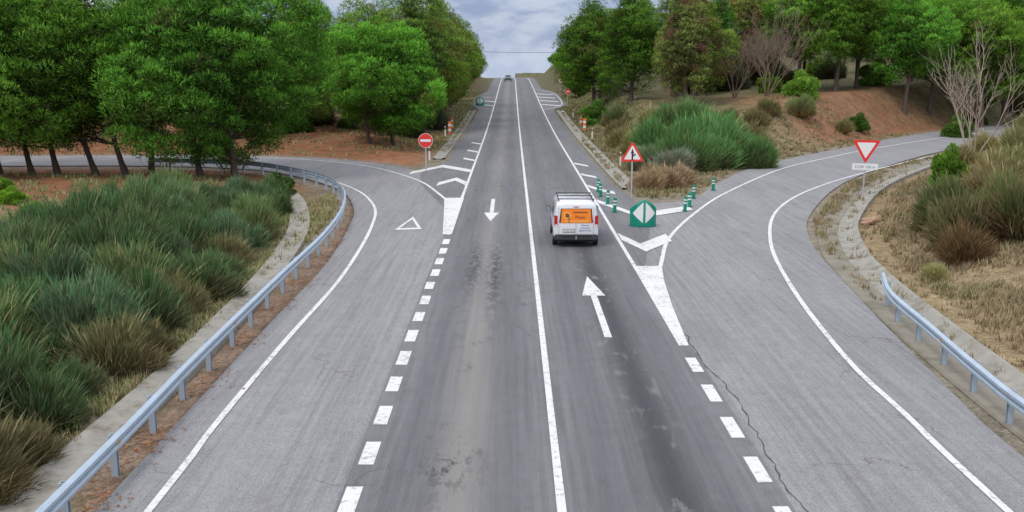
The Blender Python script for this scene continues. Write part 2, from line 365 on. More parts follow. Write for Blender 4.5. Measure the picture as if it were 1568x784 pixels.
def guardrail(path,sp=2.0,off=0.):
    root=empty('guardrail')
    r=sweep('rail_beam',path,wp,M_galv,step=.5); r.parent=root
    P=catmull(path,.1); N=normals(P); s=np.r_[0,np.cumsum(np.linalg.norm(np.diff(P,axis=0),axis=1))]
    k=0; d=off
    while d<s[-1]:
        i=int(np.searchsorted(s,d)); p=P[i]-N[i]*.075; a=math.atan2(N[i][1],N[i][0])
        z=float(zr(p[1])); k+=1
        V=[];c=[(-.06,-.05),(.06,-.05),(.06,-.038),(-.045,-.038),(-.045,.038),(.06,.038),(.06,.05),(-.06,.05)]
        for zz in (-.1,.72): V+=[(x,y,zz) for x,y in c]
        F=[(i_,(i_+1)%8,(i_+1)%8+8,i_+8) for i_ in range(8)]+[tuple(range(8,16))]
        obj('post_%d'%k,pymesh('post',V,F,M_galv),(p[0],p[1],z),(0,0,a),parent=root)
        if k%2==0:
            q=P[i]; obj('splice_%d'%k,pymesh('spl',[(.083,-.16,.50),(.083,.16,.50),(.083,.16,.54),(.083,-.16,.54),(.083,-.16,.66),(.083,.16,.66),(.083,.16,.70),(.083,-.16,.70)],[(0,1,2,3),(4,5,6,7)],M_pole),(q[0],q[1],z),(0,0,a),parent=root)
        if k%4==0:
            q=P[i]+N[i]*.055; obj('reflector_%d'%k,pymesh('refl',[(-.03,-.05,.57),(.03,-.05,.57),(.03,-.05,.63),(-.03,-.05,.63)],[(0,1,2,3)],M_orgl),(q[0],q[1],z),(0,0,a),parent=root)
        d+=sp
guardrail([(-7.0,-6),(-7.05,8),(-7.15,16),(-7.28,20.2),(-7.35,24.3),(-7.42,29.7),(-7.5,37.5),(-8.1,45),(-9.5,52),(-12.3,58.2),(-17.4,64.3),(-22,66.3),(-25.5,66.9)],2.,.1)
guardrail([(11.9,29.6),(11.15,27),(10.75,23.5),(10.35,20),(10.15,17),(10.05,8),(10.05,-6)],2.,1.2)

# ------------------------------------------------------------------ signs and street furniture
def plate(name,P,y,m,par,th=.012):
    V=[(x,y,z) for x,z in P]+[(x,y+th,z) for x,z in P]; n=len(P)
    F=[tuple(range(n)),tuple(range(2*n-1,n-1,-1))]+[(i,i+n,(i+1)%n+n,(i+1)%n) for i in range(n)]
    me=pymesh(name,V,F,m); bm=bmesh.new(); bm.from_mesh(me); bmesh.ops.recalc_face_normals(bm,faces=bm.faces[:]); bm.to_mesh(me); bm.free()
    return obj(name,me,parent=par)
def rtri(cx,cz,s,r,up=True):
    R=s/math.sqrt(3); out=[]
    for k in range(3):
        a=math.radians((90 if up else -90)+120*k); cxk=cx+math.cos(a)*(R-2*r); czk=cz+math.sin(a)*(R-2*r)
        for j in range(-4,5): b=a+math.radians(60*j/4); out.append((cxk+r*math.cos(b),czk+r*math.sin(b)))
    return out
def disc(cx,cz,r,n=36): return [(cx+r*math.cos(2*math.pi*i/n),cz+r*math.sin(2*math.pi*i/n)) for i in range(n)]
def rect(x0,z0,x1,z1): return [(x0,z0),(x1,z0),(x1,z1),(x0,z1)]
def txt(name,s,size,loc,m,par,al='CENTER',rot=(math.pi/2,0,0)):
    cu=bpy.data.curves.new(name,'FONT'); cu.body=s; cu.size=size; cu.align_x=al; cu.extrude=.001; cu.materials.append(m)
    return obj(name,cu,loc,rot,parent=par)
def sign(kind,x,y,hc,s,rz=0.,zb=None):
    root=empty(kind,(x,y,gz(x,y) if zb is None else zb),(0,0,rz))
    box('pole',(-.04,.01,-.2),(.04,.07,hc+(.25 if kind!='no_entry_sign' else .3)),M_pole,root,.006)
    if kind=='no_entry_sign':
        plate('panel',disc(0,hc,s),-.005,M_wht,root); plate('red_disc',disc(0,hc,s*.95),-.009,M_red,root,.003)
        plate('bar',rect(-s*.72,hc-s*.17,s*.72,hc+s*.17),-.013,M_wht,root,.003)
    elif kind=='junction_warning_sign':
        plate('panel',rtri(0,hc,s,.07),-.005,M_red,root); plate('white_field',rtri(0,hc-.0,s*.70,.035),-.009,M_wht,root,.003)
        w=.045; h=s*.22
        plate('symbol',[(-w,hc-h),(w,hc-h),(w,hc-.1),(w+.14,hc-.02),(w+.14,hc+.06),(w,hc+.0),(w,hc+.06),(w+.05,hc+.06),(0,hc+h+.05),(-w-.05,hc+.06),(-w,hc+.06)],-.013,M_blk,root,.003)
    elif kind=='yield_sign':
        plate('panel',rtri(0,hc,s,.07,False),-.005,M_red,root); plate('white_field',rtri(0,hc,s*.68,.03,False),-.009,M_wht,root,.003)
    return root
sign('no_entry_sign',-5.96,65.6,2.15,.5)
sign('junction_warning_sign',6.55,51.6,2.5,1.3)
r=sign('yield_sign',19.7,52.8,2.75,1.5,math.radians(-12))
plate('plate',rect(-.68,1.52,.68,1.88),-.005,M_wht,r); txt('plate_text','STOP 150 m',.21,(0,-.009,1.62),M_blue,r)
sign('yield_sign',8.9,178,2.8,1.3); sign('no_entry_sign',8.7,150,2.2,.45); sign('yield_sign',-19.5,63.5,2.2,1.1,math.radians(160))
def delineator(x,y,s=1.):
    root=empty('delineator_post',(x,y,gz(x,y))); root.scale=(s,s,s)
    box('post',(-.06,-.04,-.1),(.06,.04,1.05),M_wht,root,.02); box('black_band',(-.063,-.043,.72),(.063,.043,.95),M_blk,root); box('reflector',(-.025,-.048,.76),(.025,-.0435,.9),M_org,root)
for x,y in ((7.9,69),(-6.4,73.5),(8.0,95),(-6.8,97),(8,125)): delineator(x,y)
def marker(x,y):
    root=empty('striped_marker_post',(x,y,gz(x,y)))
    for i in range(5): box('band_%d'%i,(-.16,-.04,.1+i*.26),(.16,.04,.1+i*.26+.256),M_oran if i%2==0 else M_wht,root,.01)
    box('leg',(-.05,-.03,-.1),(.05,.03,.098),M_pole,root)
marker(7.9,104); marker(-6.7,106); marker(-6.5,99.5); marker(8.1,112)
def nose(x,y,s=1.):
    root=empty('traffic_divergence_nose',(x,y,float(zr(y)))); root.scale=(s,s,s)
    H=lambda a:.82+.42*max(0,math.cos(a))**1.6*(1-.25*abs(math.sin(a)))
    n=24;V=[];F=[];R=.6
    for i in range(n+1):
        a=math.radians(-90+180*i/n)
        X,Y=R*math.sin(a),-R*.75*math.cos(a)
        V+=[(X,Y,0),(X,Y,H(a)-.03),(X*.96,Y*.96,H(a)),(X*.3,.12,H(a)*.97)]
    for i in range(n):
        for j in range(3): k=i*4+j; F.append((k,k+4,k+5,k+1))
    V+=[(-R,0,0),(R,0,0),(R,0,.79),(-R,0,.79),]
    F.append((4*(n+1),4*(n+1)+1,4*(n+1)+2,4*(n+1)+3))
    obj('shell',pymesh('shell',V,F,M_green,smooth=True,sharp=40),parent=root)
    for sg in (-1,1):
        V=[];F=[]
        for i in range(13):
            t=i/12; a=math.radians(5+50*t)*sg; R2=R+.012; X,Y=R2*math.sin(a),-(R2*.75+.004)*math.cos(a)
            z0=.18+(.62-.18)*t; z1=(1.14)+(.62-1.14)*t; 
            z1=min(z1,H(a)-.05); V+=[(X,Y,z0),(X,Y,max(z1,z0+.001))]
        F=[(2*i,2*i+2,2*i+3,2*i+1) for i in range(12)]
        obj('arrow_panel',pymesh('arrow',V,F,M_wht),parent=root)
    cyl('base_ring',.62,.05,M_gd,root,(0,0,.02),seg=30).scale=(1,.77,1)
nose(6.0,42.9); nose(-5.0,150,1.1)
def bollard(x,y):
    root=empty('flexible_bollard',(x,y,float(zr(y)))); root.rotation_euler=(random.uniform(-.05,.05),random.uniform(-.05,.05),0)
    cyl('foot',.14,.04,M_gd,root,(0,0,.02)); cyl('tube',.09,.72,M_green,root,(0,0,.39),bev=.03)
    for z in (.42,.58): cyl('band',.093,.06,M_wht,root,(0,0,z))
for x,y in ((4.95,52.5),(5.05,49.6),(5.12,46.8),(9.2,48.6),(10.0,51.8),(11.8,55.2),(5.0,54.5),(8.7,47.2)): bollard(x,y)

# ------------------------------------------------------------------ vehicles
def van():
    root=empty('delivery_van',(2.58,37.6,0.012)); root.rotation_euler=(0,0,math.radians(-.5))
    secs=[(0,.83,.46,1.70),(.04,.885,.36,1.78),(.14,.905,.32,1.815),(.6,.915,.30,1.84),(1.6,.915,.30,1.86),(2.5,.915,.30,1.83),(2.85,.91,.30,1.76),(3.25,.905,.30,1.42),(3.5,.90,.30,1.14),(3.85,.89,.32,1.03),(4.12,.84,.34,.90),(4.22,.74,.40,.72)]
    V=[];F=[];K=None
    for y,w,zb,zt in secs:
        be=min(1.0,zt-.12); hh=zt-be
        half=[(w*.86,zb),(w*.97,zb+.06),(w,zb+.2),(w,be*.85),(w*.985,be),(w*(.985-.09*min(1,hh/.8)),zt-hh*.22),(w*(.93-.09*min(1,hh/.8)),zt-hh*.07),(w*.72,zt-.004),(w*.35,zt+.012)]
        ring=[(x,y,z) for x,z in half]+[(-x,y,z) for x,z in half[::-1]]
        K=len(ring); V+=ring
    n=len(secs)
    for i in range(n-1):
        for j in range(K): a=i*K+j; b_=i*K+(j+1)%K; F.append((a,b_,b_+K,a+K))
    F.append(tuple(range(K))[::-1]); F.append(tuple((n-1)*K+j for j in range(K)))
    me=pymesh('body',V,F,M_van); bm=bmesh.new(); bm.from_mesh(me); bmesh.ops.recalc_face_normals(bm,faces=bm.faces[:]); bm.to_mesh(me); bm.free()
    me.polygons.foreach_set('use_smooth',[True]*len(me.polygons)); me.set_sharp_from_angle(angle=math.radians(50))
    obj('body',me,parent=root)
    plate('rear_window',[(-.68,1.0),(.68,1.0),(.62,1.58),(-.62,1.58)],-.006,M_glass,root,.01)
    plate('orange_print',[(-.62,.99),(.62,.99),(.58,1.56),(-.58,1.56)],-.010,M_org,root,.004)
    plate('print_patch',disc(-.36,1.3,.15,20),-.014,M_orgl,root,.003); plate('print_patch_2',rect(-.12,1.40,.46,1.45),-.014,M_brn,root,.003)
    plate('print_patch_4',disc(-.36,1.3,.09,16),-.018,M_brn,root,.003)
    plate('print_patch_3',rect(-.5,1.05,.5,1.09),-.014,M_orgl,root,.003)
    txt('print_text','Pizzas',.17,(.16,-.017,1.18),M_brn,root)
    for i,(s,z) in enumerate((('Reparto',.87),('a domicilio',.76),('958 00 00 00',.65))): txt('door_text_%d'%i,s,.095,(.36,-.006,z),M_blue,root)
    plate('door_seam',rect(-.012,.5,.002,1.0),-.004,M_dark,root,.003); plate('door_seam_top',rect(-.012,1.58,.002,1.68),-.004,M_dark,root,.003)
    plate('seam_l',rect(-.70,.52,-.692,1.62),-.004,M_dark,root,.003); plate('seam_r',rect(.692,.52,.70,1.62),-.004,M_dark,root,.003)
    plate('plate_holder',rect(-.53,.60,-.05,.75),-.006,M_dark,root,.005); plate('number_plate',rect(-.51,.62,-.07,.73),-.010,M_wht,root,.003); txt('plate_text','1234 KZ',.11,(-.29,-.014,.635),M_blk,root)
    box('rear_bumper',(-.87,-.09,.30),(.87,.10,.53),M_dark,root,.04); box('bumper_step',(-.6,-.115,.44),(.6,-.05,.5),M_rub,root,.01)
    cyl('tow_ball',.03,.12,M_hub,root,(0,-.15,.42)); box('tow_arm',(-.025,-.16,.33),(.025,0,.37),M_dark,root)
    for sg in (-1,1):
        a,b_=sorted((sg*.73,sg*.885)); box('tail_light',(a,-.015,.84),(b_,.11,1.3),M_tail,root,.02); box('reverse_light',(a+.02,-.018,.86),(b_-.03,-.01,.93),M_wht,root)
        for nm,y0,y1 in (('front_window',2.0,3.0),('side_window',1.0,1.85)):
            V=[];
            for yy_,zz in ((y0,1.05),(y1+(.12 if nm[0]=='f' else 0),1.05),(y1-(.3 if nm[0]=='f' else 0),1.62),(y0,1.64)):
                V.append((sg*(.915*.985-.915*.09*((zz-1.0)/.66)+.008),yy_,zz))
            obj(nm,pymesh(nm,V,[(0,1,2,3)],M_glass),parent=root)
        box('rub_strip',tuple((sorted((sg*.912,sg*.93))[0],.95,.55)),tuple((sorted((sg*.912,sg*.93))[1],2.95,.63)),M_dark,root,.005)
        for y in (.72,3.4):
            cyl('wheel_arch',.375,.06,M_dark,root,(sg*.893,y,.36),(0,math.pi/2,0),28)
            cyl('tyre',.315,.20,M_rub,root,(sg*.83,y,.305),(0,math.pi/2,0),28,.03); cyl('hubcap',.2,.21,M_hub,root,(sg*.832,y,.305),(0,math.pi/2,0),20,.01)
        a,b_=sorted((sg*.93,sg*1.13)); box('mirror',(a,2.92,1.02),(b_,3.04,1.26),M_dark,root,.03); box('mirror_glass',(a+.02,2.912,1.04),(b_-.02,2.918,1.24),M_hub,root)
        box('roof_rail',(sg*.70-.018,.3,1.84),(sg*.70+.018,2.5,1.90),M_dark,root,.01)
        plate('headlight',[(sg*.55,.66),(sg*.8,.66),(sg*.8,.84),(sg*.5,.8)],4.19,M_wht,root,.03)
    for y in (.35,1.3,2.2): box('roof_bar',(-.74,y-.03,1.90),(.74,y+.03,1.935),M_dark,root,.01)
    obj('windscreen',pymesh('ws',[(-.70,2.9,1.745),(.70,2.9,1.745),(.76,3.46,1.19),(-.76,3.46,1.19)],[(0,1,2,3)],M_glass),parent=root)
    box('underbody',(-.75,.15,.2),(.75,4.0,.33),M_rub,root); box('third_brake_light',(-.12,-.008,1.63),(.12,.01,1.66),M_tail,root)
    box('rear_wiper',(-.3,-.03,1.0),(-.28,-.018,1.3),M_rub,root)
van()
def car(x,y,c,rz):
    root=empty('car',(x,y,float(zr(y))+.01),(0,0,rz))
    secs=[(0,.74,.45,.85),(.15,.82,.32,.98),(.7,.86,.25,1.02),(1.1,.84,.25,1.32),(1.7,.84,.25,1.45),(2.5,.84,.25,1.42),(3.1,.86,.25,1.02),(3.9,.84,.28,.88),(4.2,.72,.4,.68)]
    V=[];F=[]
    for yy_,w,zb,zt in secs:
        be=min(.9,zt-.08); half=[(w*.9,zb),(w,zb+.15),(w,be),(w*.80 if zt>1.1 else w*.95,zt-.05),(w*.6,zt)]
        V+=[(a,yy_,z) for a,z in half]+[(-a,yy_,z) for a,z in half[::-1]]
    K=10;n=len(secs)
    for i in range(n-1):
        for j in range(K): a=i*K+j;b_=i*K+(j+1)%K; F.append((a,b_,b_+K,a+K))
    F.append(tuple(range(K))[::-1]); F.append(tuple((n-1)*K+j for j in range(K)))
    obj('body',pymesh('body',V,F,c,smooth=True,sharp=40),parent=root)
    obj('rear_glass',pymesh('g',[(-.62,.78,1.06),(.62,.78,1.06),(.55,1.06,1.31),(-.55,1.06,1.31)],[(0,1,2,3)],M_glass),(0,-.012,.012),parent=root)
    obj('front_glass',pymesh('g',[(-.62,3.05,1.06),(.62,3.05,1.06),(.55,2.55,1.41),(-.55,2.55,1.41)],[(3,2,1,0)],M_glass),(0,.02,.02),parent=root)
    for sg in (-1,1):
        for yy_ in (.8,3.3): cyl('tyre',.31,.2,M_rub,root,(sg*.78,yy_,.3),(0,math.pi/2,0),20,.02)
        box('lamp',(sg*.65-.1,4.1,.6),(sg*.65+.1,4.19,.72),M_wht,root); box('tail_lamp',(sg*.65-.1,-.01,.72),(sg*.65+.1,.1,.85),M_tail,root)
car(-1.0,246,M_carb,math.pi)

# ------------------------------------------------------------------ vegetation
def tube(path,rad,sides=6):
    path=np.array(path,float); V=[];F=[]
    for i,p in enumerate(path):
        t=path[min(i+1,len(path)-1)]-path[max(i-1,0)]; t/=np.linalg.norm(t)+1e-9
        a=np.cross(t,[1,.1,0]) if abs(t[2])>.5 else np.cross(t,[0,0,1]); a/=np.linalg.norm(a); b_=np.cross(t,a)
        for k in range(sides): th=2*math.pi*k/sides; V.append(p+(a*math.cos(th)+b_*math.sin(th))*rad[i])
    for i in range(len(path)-1):
        for k in range(sides):
            a0=i*sides+k;a1=i*sides+(k+1)%sides; F+= [(a0,a1,a1+sides),(a0,a1+sides,a0+sides)]
    return V,F
def unit(n,r): v=r.normal(size=(n,3)); return v/np.linalg.norm(v,axis=1)[:,None]
def leaves_for(cent,rc,per,r,L=(.16,.38),W=.075,flat=.8,upb=.3):
    n=len(cent); N=n*per; ci=np.repeat(np.arange(n),per)
    u=unit(N,r); u[:,2]=u[:,2]+upb; u/=np.linalg.norm(u,axis=1)[:,None]
    rr=(.5+.5*r.random(N)**.5)
    p=cent[ci]+u*(rc[ci]*rr)[:,None]*np.array([1,1,flat])
    t=unit(N,r)*.7+u*.8+np.array([0,0,.5]); t/=np.linalg.norm(t,axis=1)[:,None]
    nn=u+unit(N,r)*.4; s=np.cross(t,nn); s/=np.linalg.norm(s,axis=1)[:,None]+1e-9
    ln=r.uniform(L[0],L[1],N)[:,None]
    w=W*r.uniform(.7,1.3,N)[:,None]
    V=np.stack([p-s*w/2,p+s*w/2,p+t*ln],1).reshape(-1,3)
    return V,np.arange(3*N).reshape(-1,3),ci,rr,u
def make_pine(name,seed,H,R,zb,ncl,per,rc=(.75,1.25),trunks=1,lean=0.,irr=.25,brown=.03,conic=0.,trx=1.5):
    r=np.random.default_rng(seed); cx,cy=lean,0
    C0=np.array([cx,cy,(H+zb)/2]); ax=np.array([R,R,(H-zb)/2]); ph=r.uniform(0,6,4)
    nb=max(12,int(ncl/9)); ub=unit(nb*3,r); keep=[]
    for q in ub:
        if all(np.dot(q,k_)<.82 for k_ in keep): keep.append(q)
        if len(keep)>=nb: break
    ub=np.array(keep); lob=r.uniform(.70,1.08,len(ub))
    nc=ncl*10; u=unit(nc,r); dots=u@ub.T; bi=dots.argmax(1); dm=dots.max(1)
    md=lob[bi]*(.70+.30*np.clip((dm-.80)/.17,0,1))
    md=md*(1+irr*.6*np.sin(2*np.arctan2(u[:,1],u[:,0])+ph[0]+2*u[:,2]))
    rr=np.where(r.random(nc)<.8,r.uniform(.84,1.0,nc),r.uniform(.35,.84,nc))*md
    Pc=C0+u*ax*rr[:,None]
    if conic>0:
        f=1-conic*np.clip((Pc[:,2]-zb)/(H-zb),0,1); Pc[:,:2]=C0[:2]+(Pc[:,:2]-C0[:2])*f[:,None]
    P=[];B=[];Q=[];rm=(rc[0]+rc[1])/2
    arr=np.zeros((ncl,3))
    for i,q in enumerate(Pc):
        k=len(P)
        if k==0 or np.min(((arr[:k]-q)**2).sum(1))>(rm*.8)**2: arr[k]=q; P.append(q); B.append(bi[i]); Q.append(rr[i])
        if len(P)>=ncl: break
    P=np.array(P); B=np.array(B); Q=np.array(Q); ncl=len(P); P[:,2]=np.clip(P[:,2],zb*.9,H)
    rad=r.uniform(rc[0],rc[1],ncl)
    V,F,ci,lr,lu=leaves_for(P,rad,per,r)
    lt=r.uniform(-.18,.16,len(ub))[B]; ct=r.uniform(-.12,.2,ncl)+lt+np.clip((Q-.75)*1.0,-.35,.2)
    ti=np.clip(.27+ct[ci]+.5*(lr-.75)+.38*lu[:,2]+r.normal(0,.14,len(ci)),0,1)  # random tone, plus lit tuft tops and shaded crown insides painted into the tint
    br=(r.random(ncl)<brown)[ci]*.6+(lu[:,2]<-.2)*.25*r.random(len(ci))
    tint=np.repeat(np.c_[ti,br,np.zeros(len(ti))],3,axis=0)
    VV=[V];FF=[F];base=len(V)
    def addt(path,rad_,s=6):
        nonlocal base
        v,f=tube(path,rad_,s); VV.append(np.array(v)); FF.append(np.array(f)+base); base+=len(v)
    trs=[]
    for k in range(trunks):
        bx=(k-(trunks-1)/2)*trx+r.uniform(-.3,.3) if trunks>1 else 0; by=r.uniform(-.8,.8) if trunks>1 else 0
        tx=cx+bx*.9+r.uniform(-.4,.4)-(1.3 if trunks>1 else 0); ty=cy+by*.5; Ht=H*(.86 if k==trunks//2 else .7)
        pts=[];ra=[]
        for q in np.linspace(0,1,9):
            pts.append((bx+(tx-bx)*q**.8+.12*math.sin(q*6+k+seed),by+(ty-by)*q+.12*math.cos(q*5+k),-.3+Ht*q)); ra.append((.24 if trunks==1 else .19)*(H/12)*(1-.8*q)+(.1 if q==0 else 0))
        addt(pts,ra,8); trs.append((np.array(pts),ra))
    for k in r.choice(ncl,min(ncl,60),replace=False):
        tp,ra=trs[r.integers(len(trs))]; c=P[k]; zi=max(zb*.6,c[2]-np.hypot(c[0]-cx,c[1]-cy)*.45-.4)
        i=int(np.clip(np.searchsorted(tp[:,2],zi),1,7)); s=tp[i]; mid=(s+c)/2+np.array([0,0,-.15])+r.normal(0,.15,3)
        addt([s,mid,c],[ra[i]*.45,ra[i]*.28,.02],5)
    V=np.vstack(VV);F=np.vstack(FF); mi=np.r_[np.zeros(len(FF[0]),int),np.ones(len(F)-len(FF[0]),int)]
    T=np.zeros((len(V),3)); T[:len(tint)]=tint
    return np_mesh(name,V,F,[M_pine,M_bark],mi,T)
PN={
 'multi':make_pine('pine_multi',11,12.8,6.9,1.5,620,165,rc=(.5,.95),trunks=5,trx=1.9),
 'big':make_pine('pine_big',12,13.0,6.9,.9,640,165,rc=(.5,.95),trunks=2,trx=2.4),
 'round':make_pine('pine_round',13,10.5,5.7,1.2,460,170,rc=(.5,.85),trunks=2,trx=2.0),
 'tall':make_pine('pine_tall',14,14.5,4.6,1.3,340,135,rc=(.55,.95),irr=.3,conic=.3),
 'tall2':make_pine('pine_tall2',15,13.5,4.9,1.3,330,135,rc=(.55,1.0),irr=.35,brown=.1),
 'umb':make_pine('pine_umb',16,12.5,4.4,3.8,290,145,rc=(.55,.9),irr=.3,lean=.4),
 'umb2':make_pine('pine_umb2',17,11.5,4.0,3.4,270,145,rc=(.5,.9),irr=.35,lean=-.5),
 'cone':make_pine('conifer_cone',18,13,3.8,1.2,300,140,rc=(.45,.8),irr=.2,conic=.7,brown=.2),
}
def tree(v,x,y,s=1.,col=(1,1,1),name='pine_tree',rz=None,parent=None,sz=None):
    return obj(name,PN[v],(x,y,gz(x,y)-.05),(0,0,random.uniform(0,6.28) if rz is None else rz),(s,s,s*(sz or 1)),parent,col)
Gb=(1,1,1); Gl=(1.3,1.1,1.1); Go=(1.5,1.05,1.5); Gbr=(1.9,1.05,2.2); Gd=(.75,.8,.95)
tree('multi',-29.5,62,1.02,Gb,rz=0); tree('big',-19.0,61.5,1.,(.95,1.0,1.05),rz=.2); tree('round',-11.2,83,1.02,(1.08,1.08,1),rz=.4)
tree('big',-37.5,60.5,1.0,Gd,rz=2); tree('umb',-24.5,64.5,.85,Gd)
tree('tall2',-26,88,.95,Gl); tree('tall',-34,90,.95,Gl); tree('tall2',-44,84,1.,Gb); tree('tall',-20.5,97,.9,Go); tree('tall2',-16,108,1.0,Go)
tree('tall',-10.2,101,1.05,Go); tree('tall2',-14.5,95,.85,Gl); tree('tall2',-10.3,114,1.05,Go); tree('tall',-9.8,128,1.,Go); tree('tall2',-9.3,142,.98,Gl); tree('tall',-9.4,158,.9,Go); tree('tall2',-9.6,121,.85,Gl); tree('tall',-9.4,135,.8,Go); tree('tall2',-9.3,150,.8,Go); tree('tall2',-9.7,107,.8,Gl)
tree('tall2',10.6,124,1.08,Gb); tree('tall',13.5,109,.95,Gb); tree('umb2',12.3,134,1.,Gl); tree('cone',17.6,98,1.02,Gbr,'conifer_tree'); tree('tall2',19.5,104,.85,Go); tree('cone',22,116,1.1,Go,'conifer_tree')
tree('cone',29.5,126,1.1,(2.1,1.1,2.),'conifer_tree'); tree('cone',26,122,.95,Gd,'conifer_tree'); tree('cone',33,128,1.,(2.,1.1,1.8),'conifer_tree')
for i,(x,y) in enumerate(((33.5,112),(37,109.5),(40.5,112.5),(44.5,108.5),(49,112),(53.5,109),(58,113),(36,119),(43,120),(50,121),(57,120),(63,116))):
    tree('umb' if i%2 else 'umb2',x,y,random.uniform(.95,1.15),random.choice([Gb,Gb,Gl]))
df=empty('distant_trees')
for i in range(11):
    y=172+i*9.5; tree(random.choice(['tall','tall2']),-10.2+random.uniform(-.6,.6),y,.85-.035*i,random.choice([Go,Gl,Gb]),'tree_%d'%i,parent=df)
    tree(random.choice(['round','umb2']),12.5+random.uniform(-.8,1.5),y+random.uniform(-3,3),.5,random.choice([Gd,Gb]),'tree_r%d'%i,parent=df,sz=.8)
    if i%2: tree(random.choice(['tall','umb']),20+random.uniform(-2,3),y-30,.75,random.choice([Go,Gb]),'tree_s%d'%i,parent=df)
for i in range(54):
    sd=-1 if i%2 else 1; x=sd*random.uniform(20,110); y=random.uniform(125,175)
    if sd<0 and i%4==1: x=random.uniform(-75,-13); y=random.uniform(104,126)
    if sd>0 and y<135: y+=12
    tree(random.choice(['tall','tall2','tall','umb','round']),x,y,random.uniform(.75,.95),random.choice([Go,Gl,Gb,Gd]),'forest_tree_%d'%i,parent=df)

# broom shrubs
def make_broom(name,seed,R,H,n,w=.026,up=.8,ln=(.22,.55),gk=1.):
    r=np.random.default_rng(seed); u=unit(n,r); u[:,2]=np.abs(u[:,2])
    nl=34; lob=unit(nl,r); lob[:,2]=np.abs(lob[:,2]); q=u@lob.T; lobs=r.uniform(.66,1.12,nl); k=q.argmax(1); md=lobs[k]*(.55+.45*np.clip((q.max(1)-.8)/.18,0,1))
    rr=(.35+.65*r.random(n)**.6)*md
    p=u*np.array([R,R,H])*rr[:,None]; p[:,2]=np.maximum(p[:,2]-.1,0)
    d=u*.65+np.array([0,0,up])+unit(n,r)*.42; d/=np.linalg.norm(d,axis=1)[:,None]
    L=(r.uniform(ln[0],ln[1],n)*r.choice([1,1,1,1,1.6],n))[:,None]; s=np.cross(d,unit(n,r)); s/=np.linalg.norm(s,axis=1)[:,None]+1e-9
    W=w*r.uniform(.6,1.3,n)[:,None]; p1=p+d*L*.55; p2=p+d*L+np.array([0,0,-.12])*L+u*L*.12
    V=np.stack([p-s*W/2,p+s*W/2,p1-s*W/2,p1+s*W/2,p2],1).reshape(-1,3)
    b0=np.arange(n)[:,None]*5; F=np.concatenate([b0+[0,1,3],b0+[0,3,2],b0+[2,3,4]])
    ct=r.uniform(-.3,.25,nl)[k]
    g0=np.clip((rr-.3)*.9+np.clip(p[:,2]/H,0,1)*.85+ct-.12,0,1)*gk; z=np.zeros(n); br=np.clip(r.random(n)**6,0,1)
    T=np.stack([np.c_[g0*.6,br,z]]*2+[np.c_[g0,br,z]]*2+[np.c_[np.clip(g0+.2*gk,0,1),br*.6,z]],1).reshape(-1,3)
    return np_mesh(name,V,F,[M_broom],None,T)
BR=[make_broom('broom_a',31,1.3,1.65,10000),make_broom('broom_b',32,1.5,1.85,11000),make_broom('broom_c',33,1.1,1.4,8000),make_broom('broom_d',34,1.65,1.6,11000),
    make_broom('dry_a',35,1.4,1.5,9000,gk=.35),make_broom('dry_b',36,1.2,1.7,8000,gk=.2)]
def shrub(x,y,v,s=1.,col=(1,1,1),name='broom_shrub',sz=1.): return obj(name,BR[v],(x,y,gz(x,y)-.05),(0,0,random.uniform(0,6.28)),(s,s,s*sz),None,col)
cols=[(1,1,1),(.85,.92,1.05),(1.1,1.02,.95),(.9,.95,1.15),(.75,.82,.8),(.85,.9,.9)]
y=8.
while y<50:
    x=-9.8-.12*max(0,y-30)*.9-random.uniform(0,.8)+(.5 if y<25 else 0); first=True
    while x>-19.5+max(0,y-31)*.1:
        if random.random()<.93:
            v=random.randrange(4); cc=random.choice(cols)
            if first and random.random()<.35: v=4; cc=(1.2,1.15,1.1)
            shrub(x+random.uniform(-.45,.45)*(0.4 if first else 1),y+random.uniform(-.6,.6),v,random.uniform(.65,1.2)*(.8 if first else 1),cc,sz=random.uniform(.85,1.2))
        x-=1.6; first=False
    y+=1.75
shrub(-12.9,50.5,2,.9,(.8,.9,.85))
bg=(.85,1.15,.9)
for x,y_,s,c in [(10.8,63,1.1,(1.7,1.5,2.3)),(12.2,66,1.5,bg),(14.2,68,1.6,bg),(16.2,70.5,1.6,bg),(13.2,72,1.7,bg),(15.8,75,1.8,bg),(18,73.5,1.4,bg),(17.8,78,1.6,(.95,1.05,.9)),(11,71,1.5,bg),(14,78,1.8,(.95,1.1,.9)),(11,99,1.4,(1.2,1.1,1)),(28,93,1.,(1.3,1.1,1)),(12.4,69,1.7,bg),(15,71.5,1.8,bg),(17.5,68.2,1.1,bg),(9.6,66.5,1.,(1.5,1.4,1.7))]:
    shrub(x,y_,random.randrange(4),s,c)
for x,y_,s in ((20,80,1.1),(10,77,1.1),(9.8,84,1.1),(10.3,91,1.1),(12.5,86,1.1),(16,88,.9),(24,90,.9),(19,84,.8),(22,86,.9),(33,95,.8)): shrub(x,y_,random.choice([4,5]),s,(1.5,1.5,1.3),'dry_shrub')
for x,y_ in ((8.2,56.5),(9.4,57.2),(8.9,59),(10.4,58.6)): shrub(x,y_,5,.85,(2.5,2.1,2.4),'dry_shrub',.85)
t1=(1.8,1.7,1.5)
